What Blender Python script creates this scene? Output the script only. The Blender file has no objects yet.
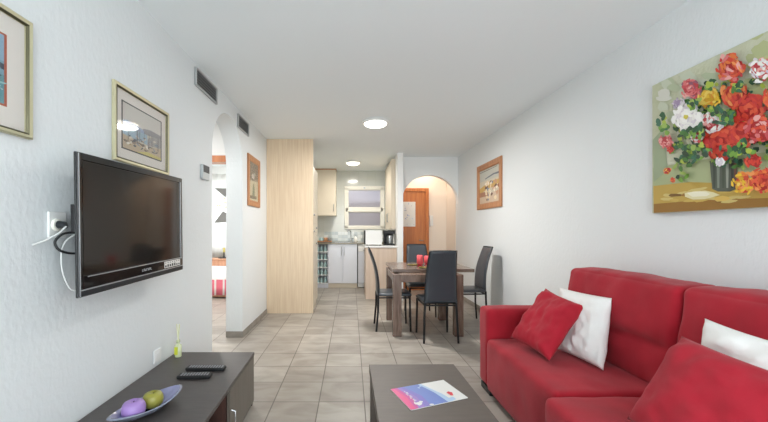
import bpy, bmesh, math, random
from mathutils import Vector, Matrix, noise
random.seed(7)
sc = bpy.context.scene
col = sc.collection
PI = math.pi
XL, XR, HC = -1.26, 1.99, 2.60          # left wall, right wall, ceiling height
HE, FP = 1.25, 355.0                    # eye height, focal length in pixels (768 wide)

def lin(c):
    return tuple((v/255/12.92) if v/255 <= .04045 else ((v/255+.055)/1.055)**2.4 for v in c) + (1,)

# ------------------------------------------------------------------ materials
def mat(name, c, rough=.5, metal=0, var=None, vscale=8, vstretch=(1,1,1), bump=0, bscale=60, bstretch=(1,1,1),
        emit=None, estr=0, trans=0, coat=0, spec=None, sheen=0, bdist=.01):
    m = bpy.data.materials.new(name); m.use_nodes = True
    nt = m.node_tree; N = nt.nodes; L = nt.links
    p = N['Principled BSDF']
    p.inputs['Base Color'].default_value = lin(c)
    p.inputs['Roughness'].default_value = rough
    p.inputs['Metallic'].default_value = metal
    p.inputs['Transmission Weight'].default_value = trans
    p.inputs['Coat Weight'].default_value = coat
    p.inputs['Sheen Weight'].default_value = sheen
    if spec is not None: p.inputs['Specular IOR Level'].default_value = spec
    if emit:
        p.inputs['Emission Color'].default_value = lin(emit); p.inputs['Emission Strength'].default_value = estr
    tc = N.new('ShaderNodeTexCoord')
    if var:
        mp = N.new('ShaderNodeMapping'); mp.inputs['Scale'].default_value = vstretch
        nz = N.new('ShaderNodeTexNoise'); nz.inputs['Scale'].default_value = vscale; nz.inputs['Detail'].default_value = 5
        rp = N.new('ShaderNodeValToRGB'); rp.color_ramp.elements[0].position = .32; rp.color_ramp.elements[1].position = .68
        rp.color_ramp.elements[0].color = lin(c); rp.color_ramp.elements[1].color = lin(var)
        L.new(tc.outputs['Object'], mp.inputs[0]); L.new(mp.outputs[0], nz.inputs['Vector'])
        L.new(nz.outputs['Fac'], rp.inputs[0]); L.new(rp.outputs[0], p.inputs['Base Color'])
    if bump:
        mp = N.new('ShaderNodeMapping'); mp.inputs['Scale'].default_value = bstretch
        nz = N.new('ShaderNodeTexNoise'); nz.inputs['Scale'].default_value = bscale; nz.inputs['Detail'].default_value = 3
        bp = N.new('ShaderNodeBump'); bp.inputs['Strength'].default_value = bump; bp.inputs['Distance'].default_value = bdist
        L.new(tc.outputs['Object'], mp.inputs[0]); L.new(mp.outputs[0], nz.inputs['Vector'])
        L.new(nz.outputs['Fac'], bp.inputs['Height']); L.new(bp.outputs[0], p.inputs['Normal'])
    return m

def tile_mat(name, c1, c2, mortar, size, off=(0,0,0), msize=.01, rough=.35, axes='xy', vein=None, row=None, bump=.25):
    m = bpy.data.materials.new(name); m.use_nodes = True
    nt = m.node_tree; N = nt.nodes; L = nt.links; p = N['Principled BSDF']
    tc = N.new('ShaderNodeTexCoord'); mp = N.new('ShaderNodeMapping')
    mp.inputs['Location'].default_value = off
    if axes == 'xz': mp.inputs['Rotation'].default_value = (PI/2, 0, 0)
    br = N.new('ShaderNodeTexBrick'); br.offset = 0; br.squash = 1
    br.inputs['Scale'].default_value = 1; br.inputs['Brick Width'].default_value = size
    br.inputs['Row Height'].default_value = row or size
    br.inputs['Mortar Size'].default_value = msize; br.inputs['Mortar Smooth'].default_value = .3
    br.inputs['Color1'].default_value = lin(c1); br.inputs['Color2'].default_value = lin(c2); br.inputs['Mortar'].default_value = lin(mortar)
    L.new(tc.outputs['Object'], mp.inputs[0]); L.new(mp.outputs[0], br.inputs['Vector'])
    out = br.outputs['Color']
    if vein:
        nz = N.new('ShaderNodeTexNoise'); nz.inputs['Scale'].default_value = 3.2; nz.inputs['Detail'].default_value = 6; nz.inputs['Distortion'].default_value = .7
        rp = N.new('ShaderNodeValToRGB'); rp.color_ramp.elements[0].position = .40; rp.color_ramp.elements[1].position = .66
        rp.color_ramp.elements[0].color = (1,1,1,1); rp.color_ramp.elements[1].color = vein
        mx = N.new('ShaderNodeMix'); mx.data_type = 'RGBA'; mx.blend_type = 'MULTIPLY'; mx.inputs[0].default_value = 1
        mp2 = N.new('ShaderNodeMapping'); mp2.inputs['Scale'].default_value = (1.0, 1.9, 1)
        L.new(tc.outputs['Object'], mp2.inputs[0]); L.new(mp2.outputs[0], nz.inputs['Vector'])
        L.new(nz.outputs['Fac'], rp.inputs[0]); L.new(out, mx.inputs[6]); L.new(rp.outputs[0], mx.inputs[7]); out = mx.outputs[2]
    L.new(out, p.inputs['Base Color'])
    bp = N.new('ShaderNodeBump'); bp.inputs['Strength'].default_value = bump; bp.inputs['Distance'].default_value = .003; bp.invert = True
    L.new(br.outputs['Fac'], bp.inputs['Height']); L.new(bp.outputs[0], p.inputs['Normal'])
    p.inputs['Roughness'].default_value = rough
    return m

def wood_mat(name, c1, c2, scale=(1,1,1), rough=.45, wscale=14, dist=3, coat=0):
    m = bpy.data.materials.new(name); m.use_nodes = True
    nt = m.node_tree; N = nt.nodes; L = nt.links; p = N['Principled BSDF']
    tc = N.new('ShaderNodeTexCoord'); mp = N.new('ShaderNodeMapping'); mp.inputs['Scale'].default_value = scale
    nz = N.new('ShaderNodeTexNoise'); nz.inputs['Scale'].default_value = wscale; nz.inputs['Detail'].default_value = 7; nz.inputs['Distortion'].default_value = dist*.1
    rp = N.new('ShaderNodeValToRGB'); rp.color_ramp.elements[0].position = .35; rp.color_ramp.elements[1].position = .65
    rp.color_ramp.elements[0].color = lin(c1); rp.color_ramp.elements[1].color = lin(c2)
    L.new(tc.outputs['Object'], mp.inputs[0]); L.new(mp.outputs[0], nz.inputs['Vector']); L.new(nz.outputs['Fac'], rp.inputs[0])
    L.new(rp.outputs[0], p.inputs['Base Color']); p.inputs['Roughness'].default_value = rough; p.inputs['Coat Weight'].default_value = coat
    return m

def pane_mat(name, c=(255,255,255), ior=1.45):
    m = bpy.data.materials.new(name); m.use_nodes = True
    nt = m.node_tree; N = nt.nodes; L = nt.links; N.remove(N['Principled BSDF']); o = N['Material Output']
    t = N.new('ShaderNodeBsdfTransparent'); t.inputs[0].default_value = lin(c)
    g = N.new('ShaderNodeBsdfGlossy'); g.inputs['Roughness'].default_value = .03
    lw = N.new('ShaderNodeLayerWeight'); lw.inputs[0].default_value = .5
    pw = N.new('ShaderNodeMath'); pw.operation = 'POWER'; pw.inputs[1].default_value = 5; L.new(lw.outputs['Facing'], pw.inputs[0])
    f = N.new('ShaderNodeMath'); f.operation = 'MULTIPLY_ADD'; f.inputs[1].default_value = .9; f.inputs[2].default_value = .035; L.new(pw.outputs[0], f.inputs[0])
    mx = N.new('ShaderNodeMixShader'); L.new(f.outputs[0], mx.inputs[0]); L.new(t.outputs[0], mx.inputs[1]); L.new(g.outputs[0], mx.inputs[2])
    L.new(mx.outputs[0], o.inputs[0]); return m

def cloth_light_mat(name, c):
    m = bpy.data.materials.new(name); m.use_nodes = True
    nt = m.node_tree; N = nt.nodes; L = nt.links; N.remove(N['Principled BSDF']); o = N['Material Output']
    d = N.new('ShaderNodeBsdfDiffuse'); d.inputs[0].default_value = lin(c)
    t = N.new('ShaderNodeBsdfTranslucent'); t.inputs[0].default_value = lin(c)
    mx = N.new('ShaderNodeMixShader'); mx.inputs[0].default_value = .6
    L.new(d.outputs[0], mx.inputs[1]); L.new(t.outputs[0], mx.inputs[2]); L.new(mx.outputs[0], o.inputs[0]); return m

M = {}
M['wall'] = mat('wall_plaster', (224,228,229), .7, bump=.24, bscale=46, bstretch=(1,1,.6), bdist=.010)
M['wall_plain'] = mat('wall_paint', (236,237,236), .7, bump=.15, bscale=60)
M['wall_hall'] = mat('wall_hall_paint', (238,226,212), .7, bump=.2, bscale=50)
M['ceil'] = mat('ceiling_paint', (238,244,246), .75, bump=.08, bscale=20)
M['floor'] = tile_mat('floor_tile', (176,170,161), (150,143,135), (100,93,86), .329, off=(-.097+.329*30, -2.574+.334*30, 0), msize=.0045, rough=.38, vein=(.74,.72,.70,1), row=.334)
M['skirt'] = mat('skirting_tile', (150,144,136), .45, var=(132,126,118), vscale=9)
M['ktile'] = tile_mat('kitchen_wall_tile', (208,210,204), (203,205,198), (190,192,184), .2, off=(.03,0,0), msize=.002, rough=.12, axes='xz', bump=.1)
M['splash'] = tile_mat('splash_tile', (225,228,226), (176,186,188), (200,202,196), .075, msize=.003, rough=.1, axes='xz')
M['beech'] = wood_mat('beech_panel', (226,206,178), (214,190,160), (9,9,.35), .42, 6)
M['beech_pale'] = wood_mat('beech_pale', (216,196,178), (208,186,166), (7,7,.4), .45, 5)
M['cab'] = mat('cabinet_laminate', (214,202,182), .35)
M['cabwhite'] = mat('cabinet_white', (214,216,224), .25, coat=.3)
M['counter'] = mat('granite_counter', (150,140,118), .2, var=(96,92,80), vscale=90)
M['white'] = mat('white_plastic', (236,236,234), .35)
M['offwhite'] = mat('white_frame', (236,233,222), .4)
M['darkwood'] = wood_mat('dark_laminate', (76,71,69), (70,65,63), (2,14,2), .42, 5)
M['darkedge'] = mat('dark_edge', (38,34,33), .45)
M['doorgrey'] = wood_mat('console_door', (106,99,90), (94,87,78), (6,6,.8), .4, 5)
M['wenge'] = wood_mat('niche_wood', (84,58,50), (62,42,38), (5,5,1), .45, 6)
M['coffee'] = wood_mat('coffee_table_wood', (94,84,76), (87,78,71), (1.5,9,2), .5, 5)
M['tabletop'] = wood_mat('dining_wood', (124,106,95), (100,83,72), (1.2,8,8), .25, 5, coat=.15)
M['tableleg'] = wood_mat('dining_leg_wood', (128,106,93), (102,81,69), (8,8,1), .27, 5, coat=.15)
M['leather'] = mat('black_leatherette', (60,65,71), .3, bump=.12, bscale=140, bdist=.002)
M['blackmetal'] = mat('black_metal', (30,30,32), .4, metal=.3)
M['chrome'] = mat('chrome', (200,202,205), .18, metal=1)
M['silver'] = mat('silver_plastic', (190,194,198), .3, metal=.6)
M['tvblack'] = mat('gloss_black', (14,14,16), .12, coat=.5)
M['tvside'] = mat('tv_side_plastic', (34,37,41), .3)
M['screen'] = mat('tv_screen', (33,28,24), .09)
M['black'] = mat('matt_black', (22,22,24), .5)
M['rubber'] = mat('remote_key', (150,150,154), .5)
M['red'] = mat('red_fabric', (170,34,48), .9, var=(150,24,38), vscale=5, bump=.3, bscale=200, bdist=.002, spec=.2, sheen=.12)
M['redcush'] = mat('red_velvet', (174,30,48), .8, var=(158,24,40), vscale=7, bump=.25, bscale=200, bdist=.002, spec=.25, sheen=.08)
M['whitecush'] = mat('white_cotton', (232,231,228), .85, bump=.3, bscale=30, bdist=.008)
M['orangewood'] = wood_mat('orange_door_wood', (196,122,66), (182,106,54), (6,6,.5), .35, 5)
M['orangeframe'] = wood_mat('picture_wood', (188,134,94), (168,114,74), (7,7,1), .45, 5)
M['gold'] = mat('gilt_frame', (206,200,166), .3, metal=.5)
M['golddark'] = mat('gilt_dark', (92,88,66), .35, metal=.6)  # darker gilt tone for the inner lip of the frames
M['matboard'] = mat('mat_board', (232,226,218), .8)
M['pane'] = pane_mat('picture_glass')
M['winglass'] = mat('frosted_glass', (170,166,178), .3, trans=.35)
M['lamp'] = mat('lamp_diffuser', (255,250,240), .4, emit=(255,250,240), estr=4)
M['lampk'] = mat('kitchen_lamp_diffuser', (255,246,226), .4, emit=(255,246,226), estr=3.5)
M['ventgrey'] = mat('vent_grey', (172,174,174), .45)
M['ventdark'] = mat('vent_dark', (70,72,74), .6)
M['candle'] = mat('pink_candle', (226,92,98), .45, spec=.4)
M['candledark'] = mat('pink_holder', (190,46,62), .3)
M['olive'] = mat('olive_gold', (172,160,92), .35, metal=.3)
M['wick'] = mat('wick', (60,50,40), .8)
M['bowl'] = mat('ceramic_grey', (150,156,170), .15, var=(122,128,148), vscale=12, coat=.5)
M['bowlin'] = mat('ceramic_blue', (112,118,160), .15, var=(150,150,180), vscale=8, coat=.5)
M['purple'] = mat('purple_candle', (160,128,190), .4)
M['green'] = mat('olive_candle', (150,146,64), .4)
M['paper'] = mat('paper', (226,224,220), .5)
M['pink'] = mat('paper_pink', (224,66,132), .4)
M['violet'] = mat('paper_violet', (150,118,190), .4)
M['blue'] = mat('paper_blue', (112,134,200), .4)
M['skyb'] = mat('paper_pale_blue', (176,200,226), .4)
M['redink'] = mat('paper_red', (214,54,70), .4)
M['bottle'] = mat('clear_glass', (222,230,186), .1, trans=.1, coat=.5)
M['ylabel'] = mat('yellow_label', (208,214,60), .5)
M['reed'] = mat('reed', (222,222,186), .7)
M['steel'] = mat('steel', (160,164,166), .28, metal=.9)
M['teal'] = mat('teal_plastic', (160,186,186), .35)
M['bed'] = mat('bedspread_white', (238,232,230), .8)
M['bedpink'] = mat('bedspread_pink', (232,120,140), .8)
M['pinkwood'] = wood_mat('pink_wood', (206,160,130), (190,140,112), (6,6,1), .5, 5)
M['curtain'] = cloth_light_mat('sheer_curtain', (244,244,242))
M['greyprint'] = mat('grey_print', (112,112,110), .8)
M['yprint'] = mat('yellow_print', (222,196,110), .8)
M['rustwall'] = mat('neighbour_render', (176,140,126), .9, var=(150,120,112), vscale=3)
M['cable'] = mat('white_cable', (216,218,216), .4)

# ------------------------------------------------------------------ mesh builder
class B:
    def __init__(s): s.v = []; s.f = []; s.m = []; s.sm = []
    def add(s, vs, fs, mi=0, smooth=False):
        o = len(s.v); s.v += [Vector(v) for v in vs]
        for f in fs: s.f.append([i+o for i in f]); s.m.append(mi); s.sm.append(smooth)
        return s
    def box(s, x0, x1, y0, y1, z0, z1, mi=0):
        vs = [(x,y,z) for z in (z0,z1) for y in (y0,y1) for x in (x0,x1)]
        return s.add(vs, [(0,2,3,1),(4,5,7,6),(0,1,5,4),(2,6,7,3),(0,4,6,2),(1,3,7,5)], mi)
    def tube(s, pts, r, seg=10, mi=0, close=False):
        pts = [Vector(p) for p in pts]; n = len(pts); rs = r if isinstance(r, (list,tuple)) else [r]*n
        rings = []; up = None
        for i in range(n):
            a = pts[(i-1) % n] if (i or close) else pts[i]; b = pts[(i+1) % n] if (i < n-1 or close) else pts[i]
            t = (b-a).normalized()
            if up is None: up = t.orthogonal().normalized()
            up = (up - t*up.dot(t)); up = up.normalized() if up.length > 1e-6 else t.orthogonal().normalized()
            w = t.cross(up)
            rings.append([pts[i] + (up*math.cos(2*PI*k/seg) + w*math.sin(2*PI*k/seg))*rs[i] for k in range(seg)])
        vs = [v for g in rings for v in g]; fs = []
        for i in range(n if close else n-1):
            j = (i+1) % n
            for k in range(seg): fs.append((i*seg+k, i*seg+(k+1)%seg, j*seg+(k+1)%seg, j*seg+k))
        s.add(vs, fs, mi, True)
        if not close: s.add(rings[0], [tuple(reversed(range(seg)))], mi); s.add(rings[-1], [tuple(range(seg))], mi)
        return s
    def lathe(s, prof, c=(0,0,0), seg=32, mi=0, sx=1, sy=1):
        vs = []; fs = []; n = len(prof)
        for r, z in prof:
            for k in range(seg):
                a = 2*PI*k/seg; vs.append((c[0]+r*sx*math.cos(a), c[1]+r*sy*math.sin(a), c[2]+z))
        for i in range(n-1):
            for k in range(seg): fs.append((i*seg+k, i*seg+(k+1)%seg, (i+1)*seg+(k+1)%seg, (i+1)*seg+k))
        s.add(vs, fs, mi, True)
        s.add(vs[:seg], [tuple(reversed(range(seg)))], mi); s.add(vs[-seg:], [tuple(range(seg))], mi)
        return s
    def prism(s, poly, a, b, axis='x', mi=0):
        # poly: 2D outline; axis: extrusion axis. x -> (y,z), y -> (x,z), z -> (x,y)
        def P(p, t): return {'x': (t,p[0],p[1]), 'y': (p[0],t,p[1]), 'z': (p[0],p[1],t)}[axis]
        n = len(poly); vs = [P(p,a) for p in poly] + [P(p,b) for p in poly]
        fs = [tuple(range(n)), tuple(reversed(range(n,2*n)))] + [(i, i+n, (i+1)%n+n, (i+1)%n) for i in range(n)]
        return s.add(vs, fs, mi)
    def build(s, name, mats, parent=None, bevel=0, world=True, at=None, seg=2, fixn=True):
        if not isinstance(mats, (list,tuple)): mats = [mats]
        off = Vector((0,0,0))
        if parent is not None and world:
            r = parent
            while r.parent: r = r.parent
            off = r.location.copy()
        if at is not None: off = Vector(at)
        me = bpy.data.meshes.new(name)
        me.from_pydata([tuple(v-off) for v in s.v], [], s.f)
        for mm in mats: me.materials.append(M[mm])
        for p, mi, q in zip(me.polygons, s.m, s.sm): p.material_index = mi; p.use_smooth = q
        if fixn:
            bm = bmesh.new(); bm.from_mesh(me); bmesh.ops.recalc_face_normals(bm, faces=bm.faces); bm.to_mesh(me); bm.free()
        o = bpy.data.objects.new(name, me); col.objects.link(o)
        if parent is not None: o.parent = parent
        if at is not None: o.location = off
        if bevel:
            bv = o.modifiers.new('bevel','BEVEL'); bv.width = bevel; bv.segments = seg; bv.limit_method = 'ANGLE'; bv.angle_limit = math.radians(50)
        return o

def tag(o, label=None, cat=None, group=None, kind=None):
    if label: o['label'] = label
    if cat: o['category'] = cat
    if group: o['group'] = group
    if kind: o['kind'] = kind
    return o
def thing(name, label, cat, loc=(0,0,0), rotz=0, group=None):
    o = bpy.data.objects.new(name, None); col.objects.link(o); o.location = loc; o.rotation_euler = (0,0,rotz)
    o.empty_display_size = .1
    return tag(o, label, cat, group)
def struct(b, name, mats, label=None, bevel=0):
    return tag(b.build(name, mats, bevel=bevel), label, None, None, 'structure')
def copy_tree(o, parent=None):
    c = o.copy(); col.objects.link(c)
    if parent is not None: c.parent = parent
    for ch in list(o.children): copy_tree(ch, c)
    return c

# points in the room along the sight line of a pixel (reads positions off the photo for real planes)
def on_x(px, py, X):
    y = X*FP/(px-351.0); return Vector((X, y, HE + (229.5-py)*y/FP))
def on_z(px, py, Z):
    y = (HE-Z)*FP/(py-229.5); return Vector(((px-351.0)*y/FP, y, Z))
def on_y(px, py, Y): return Vector(((px-351.0)*Y/FP, Y, HE + (229.5-py)*Y/FP))

# ------------------------------------------------------------------ room shell
YB = 8.20; Y0 = -1.6
b = B(); b.box(-4.6, 2.3, Y0, 9.2, -.12, 0); struct(b, 'floor', 'floor', 'beige grey floor of large square stone-look tiles')
b = B(); b.box(-4.6, 2.3, Y0, 8.6, HC, HC+.12); struct(b, 'ceiling', 'ceil', 'smooth white ceiling')
# left wall with arched passage
ya, yb_, spr, apx = 3.22, 4.12, 1.98, 2.43
arc = [((ya+yb_)/2 - (yb_-ya)/2*math.cos(PI*k/28), spr + (apx-spr)*math.sin(PI*k/28)) for k in range(29)]
poly = [(Y0,0),(Y0,HC),(YB,HC),(YB,0),(yb_,0)] + arc[::-1] + [(ya,0)]
b = B(); b.prism(poly, XL-.19, XL, 'x'); struct(b, 'wall_left', 'wall', 'white rough plaster wall with the arched passage')
b = B(); b.box(XR, XR+.15, Y0, 8.4, 0, HC); struct(b, 'wall_right', 'wall', 'white rough plaster wall behind the sofa')
# kitchen back wall with window hole
wx0, wx1, wz0, wz1 = -.12, .74, 1.285, 2.20
b = B()
for (x0,x1,z0,z1) in ((XL-.19,wx0,0,HC),(wx1,.95,0,HC),(wx0,wx1,0,wz0),(wx0,wx1,wz1,HC)): b.box(x0,x1,YB,YB+.2,z0,z1)
struct(b, 'wall_back', 'ktile', 'glossy pale tiled kitchen wall')
b = B(); b.box(-.62,.80,YB-.012,YB-.001,.972,1.20); struct(b, 'trim_1', 'splash', 'mosaic tile band above the kitchen counter')
# partition between kitchen and hall, and hall
b = B(); b.box(.82,.92,6.26,YB,0,HC); struct(b, 'wall_kitchen_right', 'wall_plain', 'narrow white partition beside the hall arch')
xc, rr, sp2 = 1.463, .527, 1.735
arc = [(xc - rr*math.cos(PI*k/28), sp2 + rr*math.sin(PI*k/28)) for k in range(29)]
b = B(); b.prism([(.92,HC),(.92,sp2)] + arc + [(XR,sp2),(XR,HC)], 6.60, 6.72, 'y')
struct(b, 'wall_arch', 'wall_plain', 'white arched lintel at the hall entrance')
b = B(); b.box(.92,XR,7.36,7.5,0,HC); struct(b, 'wall_hall_back', 'wall_hall', 'hall end wall around the orange door')
b = B(); b.box(XR-.012,XR-.001,6.721,7.355,0.08,HC-.002); struct(b, 'wall_hall_right', 'wall_hall', 'warm cream hall wall')
# rear wall with the wide balcony opening behind the viewer
b = B(); b.box(XL,-1.1,Y0,Y0+.2,0,HC); b.box(1.8,XR,Y0,Y0+.2,0,HC); b.box(-1.1,1.8,Y0,Y0+.2,2.35,HC)
struct(b, 'wall_rear', 'wall_plain')
# bedroom seen through the arch
b = B(); b.box(-4.0,-2.35,4.36,4.48,0,HC); b.box(-1.50,-1.451,4.36,4.48,0,HC); b.box(-2.35,-1.50,4.36,4.48,2.155,HC)
struct(b, 'wall_lobby', 'wall_plain')
b = B(); b.box(-2.35,-1.50,4.335,4.50,2.075,2.155); b.box(-2.35,-2.28,4.335,4.50,0,2.075)
struct(b, 'door_1', 'orangewood', 'orange wooden door frame seen through the left arch')
b = B(); b.box(-4.0,-3.85,2.2,7.8,0,HC); struct(b, 'wall_bedroom_left', 'wall_plain')
b = B(); b.box(-3.85,-1.451,2.2,2.35,0,HC); struct(b, 'wall_lobby_near', 'wall_plain')
b = B()
for (x0,x1,z0,z1) in ((-3.85,-3.2,0,HC),(-1.7,-1.451,0,HC),(-3.2,-1.7,0,.75),(-3.2,-1.7,2.35,HC)): b.box(x0,x1,7.6,7.75,z0,z1)
struct(b, 'wall_bedroom_back', 'wall_plain')
# skirtings
def skirt(name, segs):
    b = B()
    for s_ in segs: b.box(*s_)
    struct(b, name, 'skirt', bevel=.002)
skirt('baseboard_left', [(XL+.001,XL+.012,yb_,5.289,0.001,.07),(XL-.19,XL+.012,yb_-.012,yb_-.001,0.001,.07),(XL+.001,XL+.012,Y0+.21,ya,0.001,.07)])
skirt('baseboard_right', [(XR-.012,XR-.001,2.9,7.34,0.001,.07)])

# kitchen window
w = B(); f = .055
for (x0,x1,z0,z1) in ((wx0-.03,wx1+.03,wz1-.03,wz1+.05),(wx0-.03,wx1+.03,wz0-.03,wz0+.04),(wx0-.03,wx0+.05,wz0,wz1),(wx1-.05,wx1+.03,wz0,wz1),(wx0,wx1,1.66,1.75)):
    w.box(x0,x1,YB-.03,YB+.08,z0,z1)
win = struct(w, 'window_1', 'offwhite', 'cream framed kitchen window with two frosted panes', bevel=.006)
for z0,z1 in ((wz0+.04,1.66),(1.75,wz1-.03)):
    g = B()
    for (a0,a1,c0,c1) in ((wx0+.05,wx1-.05,z0,z0+.015),(wx0+.05,wx1-.05,z1-.015,z1),(wx0+.05,wx0+.065,z0,z1),(wx1-.065,wx1-.05,z0,z1)): g.box(a0,a1,YB-.012,YB+.05,c0,c1)
    sash = g.build('window_sash','offwhite',win,bevel=.004)
    g = B(); g.box(wx0+.065,wx1-.065,YB+.01,YB+.016,z0+.015,z1-.015); g.build('window_pane','winglass',sash)
g = B(); g.box(.29,.33,YB-.05,YB-.03,wz1-.01,wz1+.02); g.build('window_latch','silver',win,bevel=.003)
b = B(); b.box(-1.6,2.0,9.0,9.15,0,1.95); b.box(-1.6,-.1,9.0,9.15,1.95,3.2); struct(b,'wall_outside','rustwall')

# bedroom window + curtain
w = B()
for (x0,x1,z0,z1) in ((-3.2,-1.7,2.30,2.35),(-3.2,-1.7,.75,.80),(-3.2,-3.15,.75,2.35),(-1.75,-1.7,.75,2.35),(-2.48,-2.42,.75,2.35)): w.box(x0,x1,7.63,7.70,z0,z1)
struct(w,'window_2','offwhite',bevel=.004)
cu = B(); n = 60; vs = []; fs = []
for i in range(n+1):
    x = -3.2 + 1.72*i/n
    for z in (.62, 2.42): vs.append((x, 7.50+.018*math.sin(i*1.25), z))
for i in range(n): fs.append((2*i,2*i+2,2*i+3,2*i+1))
cu.add(vs, fs, 0, True)
cur = cu.build('window_curtain','curtain', fixn=False)
tag(cur, 'sheer white curtain with grey triangle print in the bedroom beyond the arch', 'curtain')
sm = cur.modifiers.new('solid','SOLIDIFY'); sm.thickness = .003
for tri in (((214.5,188),(229,188.5),(225.5,197.5)),((214,223),(230,222),(229,215),(223,211))):
    pr = B(); pr.prism([(p.x,p.z) for p in [on_y(q[0],q[1],7.475) for q in tri]], 7.470, 7.474, 'y', 0); pr.build('printed_triangle','greyprint',cur)
for c_ in ((217.5,206),(220,205.5),(225,203),(226,207.5),(224.5,199)):
    p = on_y(c_[0],c_[1],7.475); pr = B(); pr.prism([(p.x-.03,p.z),(p.x,p.z+.02),(p.x+.03,p.z+.005),(p.x,p.z-.015)],7.470,7.474,'y',0); pr.build('printed_speck','yprint',cur)

# ------------------------------------------------------------------ hall door
door = B(); DX0, DX1, DY = 1.0, 1.53, 7.36
door.box(.935,1.53,DY-.05,DY-.002,.005,2.03)
dr = struct(door,'door_2','orangewood','orange wooden entrance door with a white decorated glass panel')
g = B(); g.box(1.53,1.60,DY-.07,DY-.002,0.001,2.10); g.box(.93,1.53,DY-.07,DY-.002,2.03,2.10); g.build('door_frame','orangewood',dr,bevel=.004)
g = B(); g.box(.96,1.325,DY-.06,DY-.051,1.31,1.82); gl = g.build('glass_panel','paper',dr,bevel=.003)
g = B()
for k in range(26):
    x = random.uniform(.98,1.30); z = random.uniform(1.33,1.80); a = random.uniform(0,PI); l = random.uniform(.02,.06)
    dx, dz = l*math.cos(a), l*math.sin(a); nx, nz = -dz*.16, dx*.16
    g.prism([(x-dx*.4,z-dz*.4),(x+nx,z+nz),(x+dx*.4,z+dz*.4),(x-nx,z-nz)],DY-.0625,DY-.0605,'y',k%3)
g.build('glass_pattern',['skyb','blue','steel'],gl)
g = B(); g.tube([(1.48,DY-.05,1.03),(1.48,DY-.10,1.03),(1.39,DY-.10,1.03)],.009,mi=0); g.build('door_handle','chrome',dr)
ic = thing('intercom_handset','white intercom phone on the warm hall wall beside the orange door','intercom',(XR-.02,7.1,1.4))
# placed on the hall end wall between the frame and the corner
ic.location = (1.66,7.355,1.32)
g = B(); g.box(1.625,1.695,7.325,7.355,1.32,1.54); g.build('base','white',ic,bevel=.006)
g = B(); g.tube([(1.64,7.30,1.34),(1.64,7.29,1.37),(1.64,7.29,1.49),(1.64,7.30,1.52)],.013); g.build('handset','white',ic)

# ------------------------------------------------------------------ kitchen
b = B(); b.box(XL+.002,-.566,5.29,5.33,.001,HC-.002)
tag(b.build('divider_panel','beech',at=(-.9,5.31,0.001)), 'full-height pale beech panel closing off the kitchen cupboards', 'panel')
def tall(y0,y1,label,dz):
    t = thing('tall_cabinet',label,'kitchen cabinet',(-.9,(y0+y1)/2,0),0,'tall kitchen cupboards behind the beech panel')
    g = B(); g.box(XL+.002,-.586,y0,y1,.001,2.21); g.build('body','cab',t)
    for z0,z1 in ((.10,dz-.004),(dz+.004,2.205)):
        g = B(); g.box(-.585,-.566,y0+.003,y1-.003,z0,z1); d = g.build('door','cab',t,bevel=.003)
        k = B(); zz = z0+.12 if z0 > .5 else z1-.12
        k.tube([(-.566,y0+.06,zz),(-.545,y0+.06,zz)],.012); k.build('knob','steel',d)
tall(5.332,5.66,'tall beech-coloured kitchen cupboard right behind the beech panel',1.35)
tall(5.664,6.02,'second tall kitchen cupboard, farther from the beech panel',1.15)

t = thing('wall_cabinet','pale beech wall cabinet with bar handle above the counter, left of the window','kitchen cabinet',(-.75,8.03,1.555))
g = B(); g.box(XL+.002,-.335,7.892,YB-.002,1.555,2.595); g.build('body','cab',t)
g = B(); g.box(-.80,-.335,7.872,7.891,1.558,2.575); d = g.build('door','cab',t,bevel=.003)
g = B(); g.tube([(-.385,7.872,1.66),(-.385,7.85,1.67),(-.385,7.85,1.80),(-.385,7.872,1.81)],.006); g.build('handle','steel',d)
g = B(); g.box(XL+.003,-.81,7.872,7.891,1.558,2.575); g.build('door','cab',t,bevel=.003)
g = B(); g.box(XL+.002,-.33,7.865,YB-.002,2.578,2.598); g.build('cornice','orangeframe',t)

YF = 7.56   # front of the back run
# open shelf tower
t = thing('open_shelf_unit','narrow open shelf unit filled with bottles under the kitchen counter','kitchen shelf',(-.61,7.85,0))
g = B(); g.box(-.765,-.752,YF,YB-.02,.1,.935); g.box(-.498,-.485,YF,YB-.02,.1,.935); g.box(-.752,-.498,YB-.04,YB-.02,.1,.935); g.box(-.765,-.485,YF+.04,YB-.02,.001,.1)
g.build('carcass','cabwhite',t)
zs = [.1,.27,.435,.60,.765]
for z in zs:
    g = B(); g.box(-.752,-.498,YF+.005,YB-.04,z,z+.015); g.build('shelf','white',t)
bot = None
for si, z in enumerate(zs):
    for k in range(3):
        if bot is None:
            bot = thing('storage_bottle','x','bottle',(0,0,0))
            g = B(); g.lathe([(.028,0),(.030,.005),(.030,.075),(.012,.095),(.012,.11)],seg=14); g.build('bottle_body','teal',bot,world=False)
            g = B(); g.lathe([(.014,.1105),(.014,.125)],seg=12); g.build('cap','white',bot,world=False); o = bot
        else: o = copy_tree(bot)
        o.location = (-.705+.077*k, YF+.07, z+.016)
        o['label'] = 'small teal storage bottle in the open shelves under the kitchen counter'; o['group'] = 'storage bottles in the open kitchen shelves'
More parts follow.
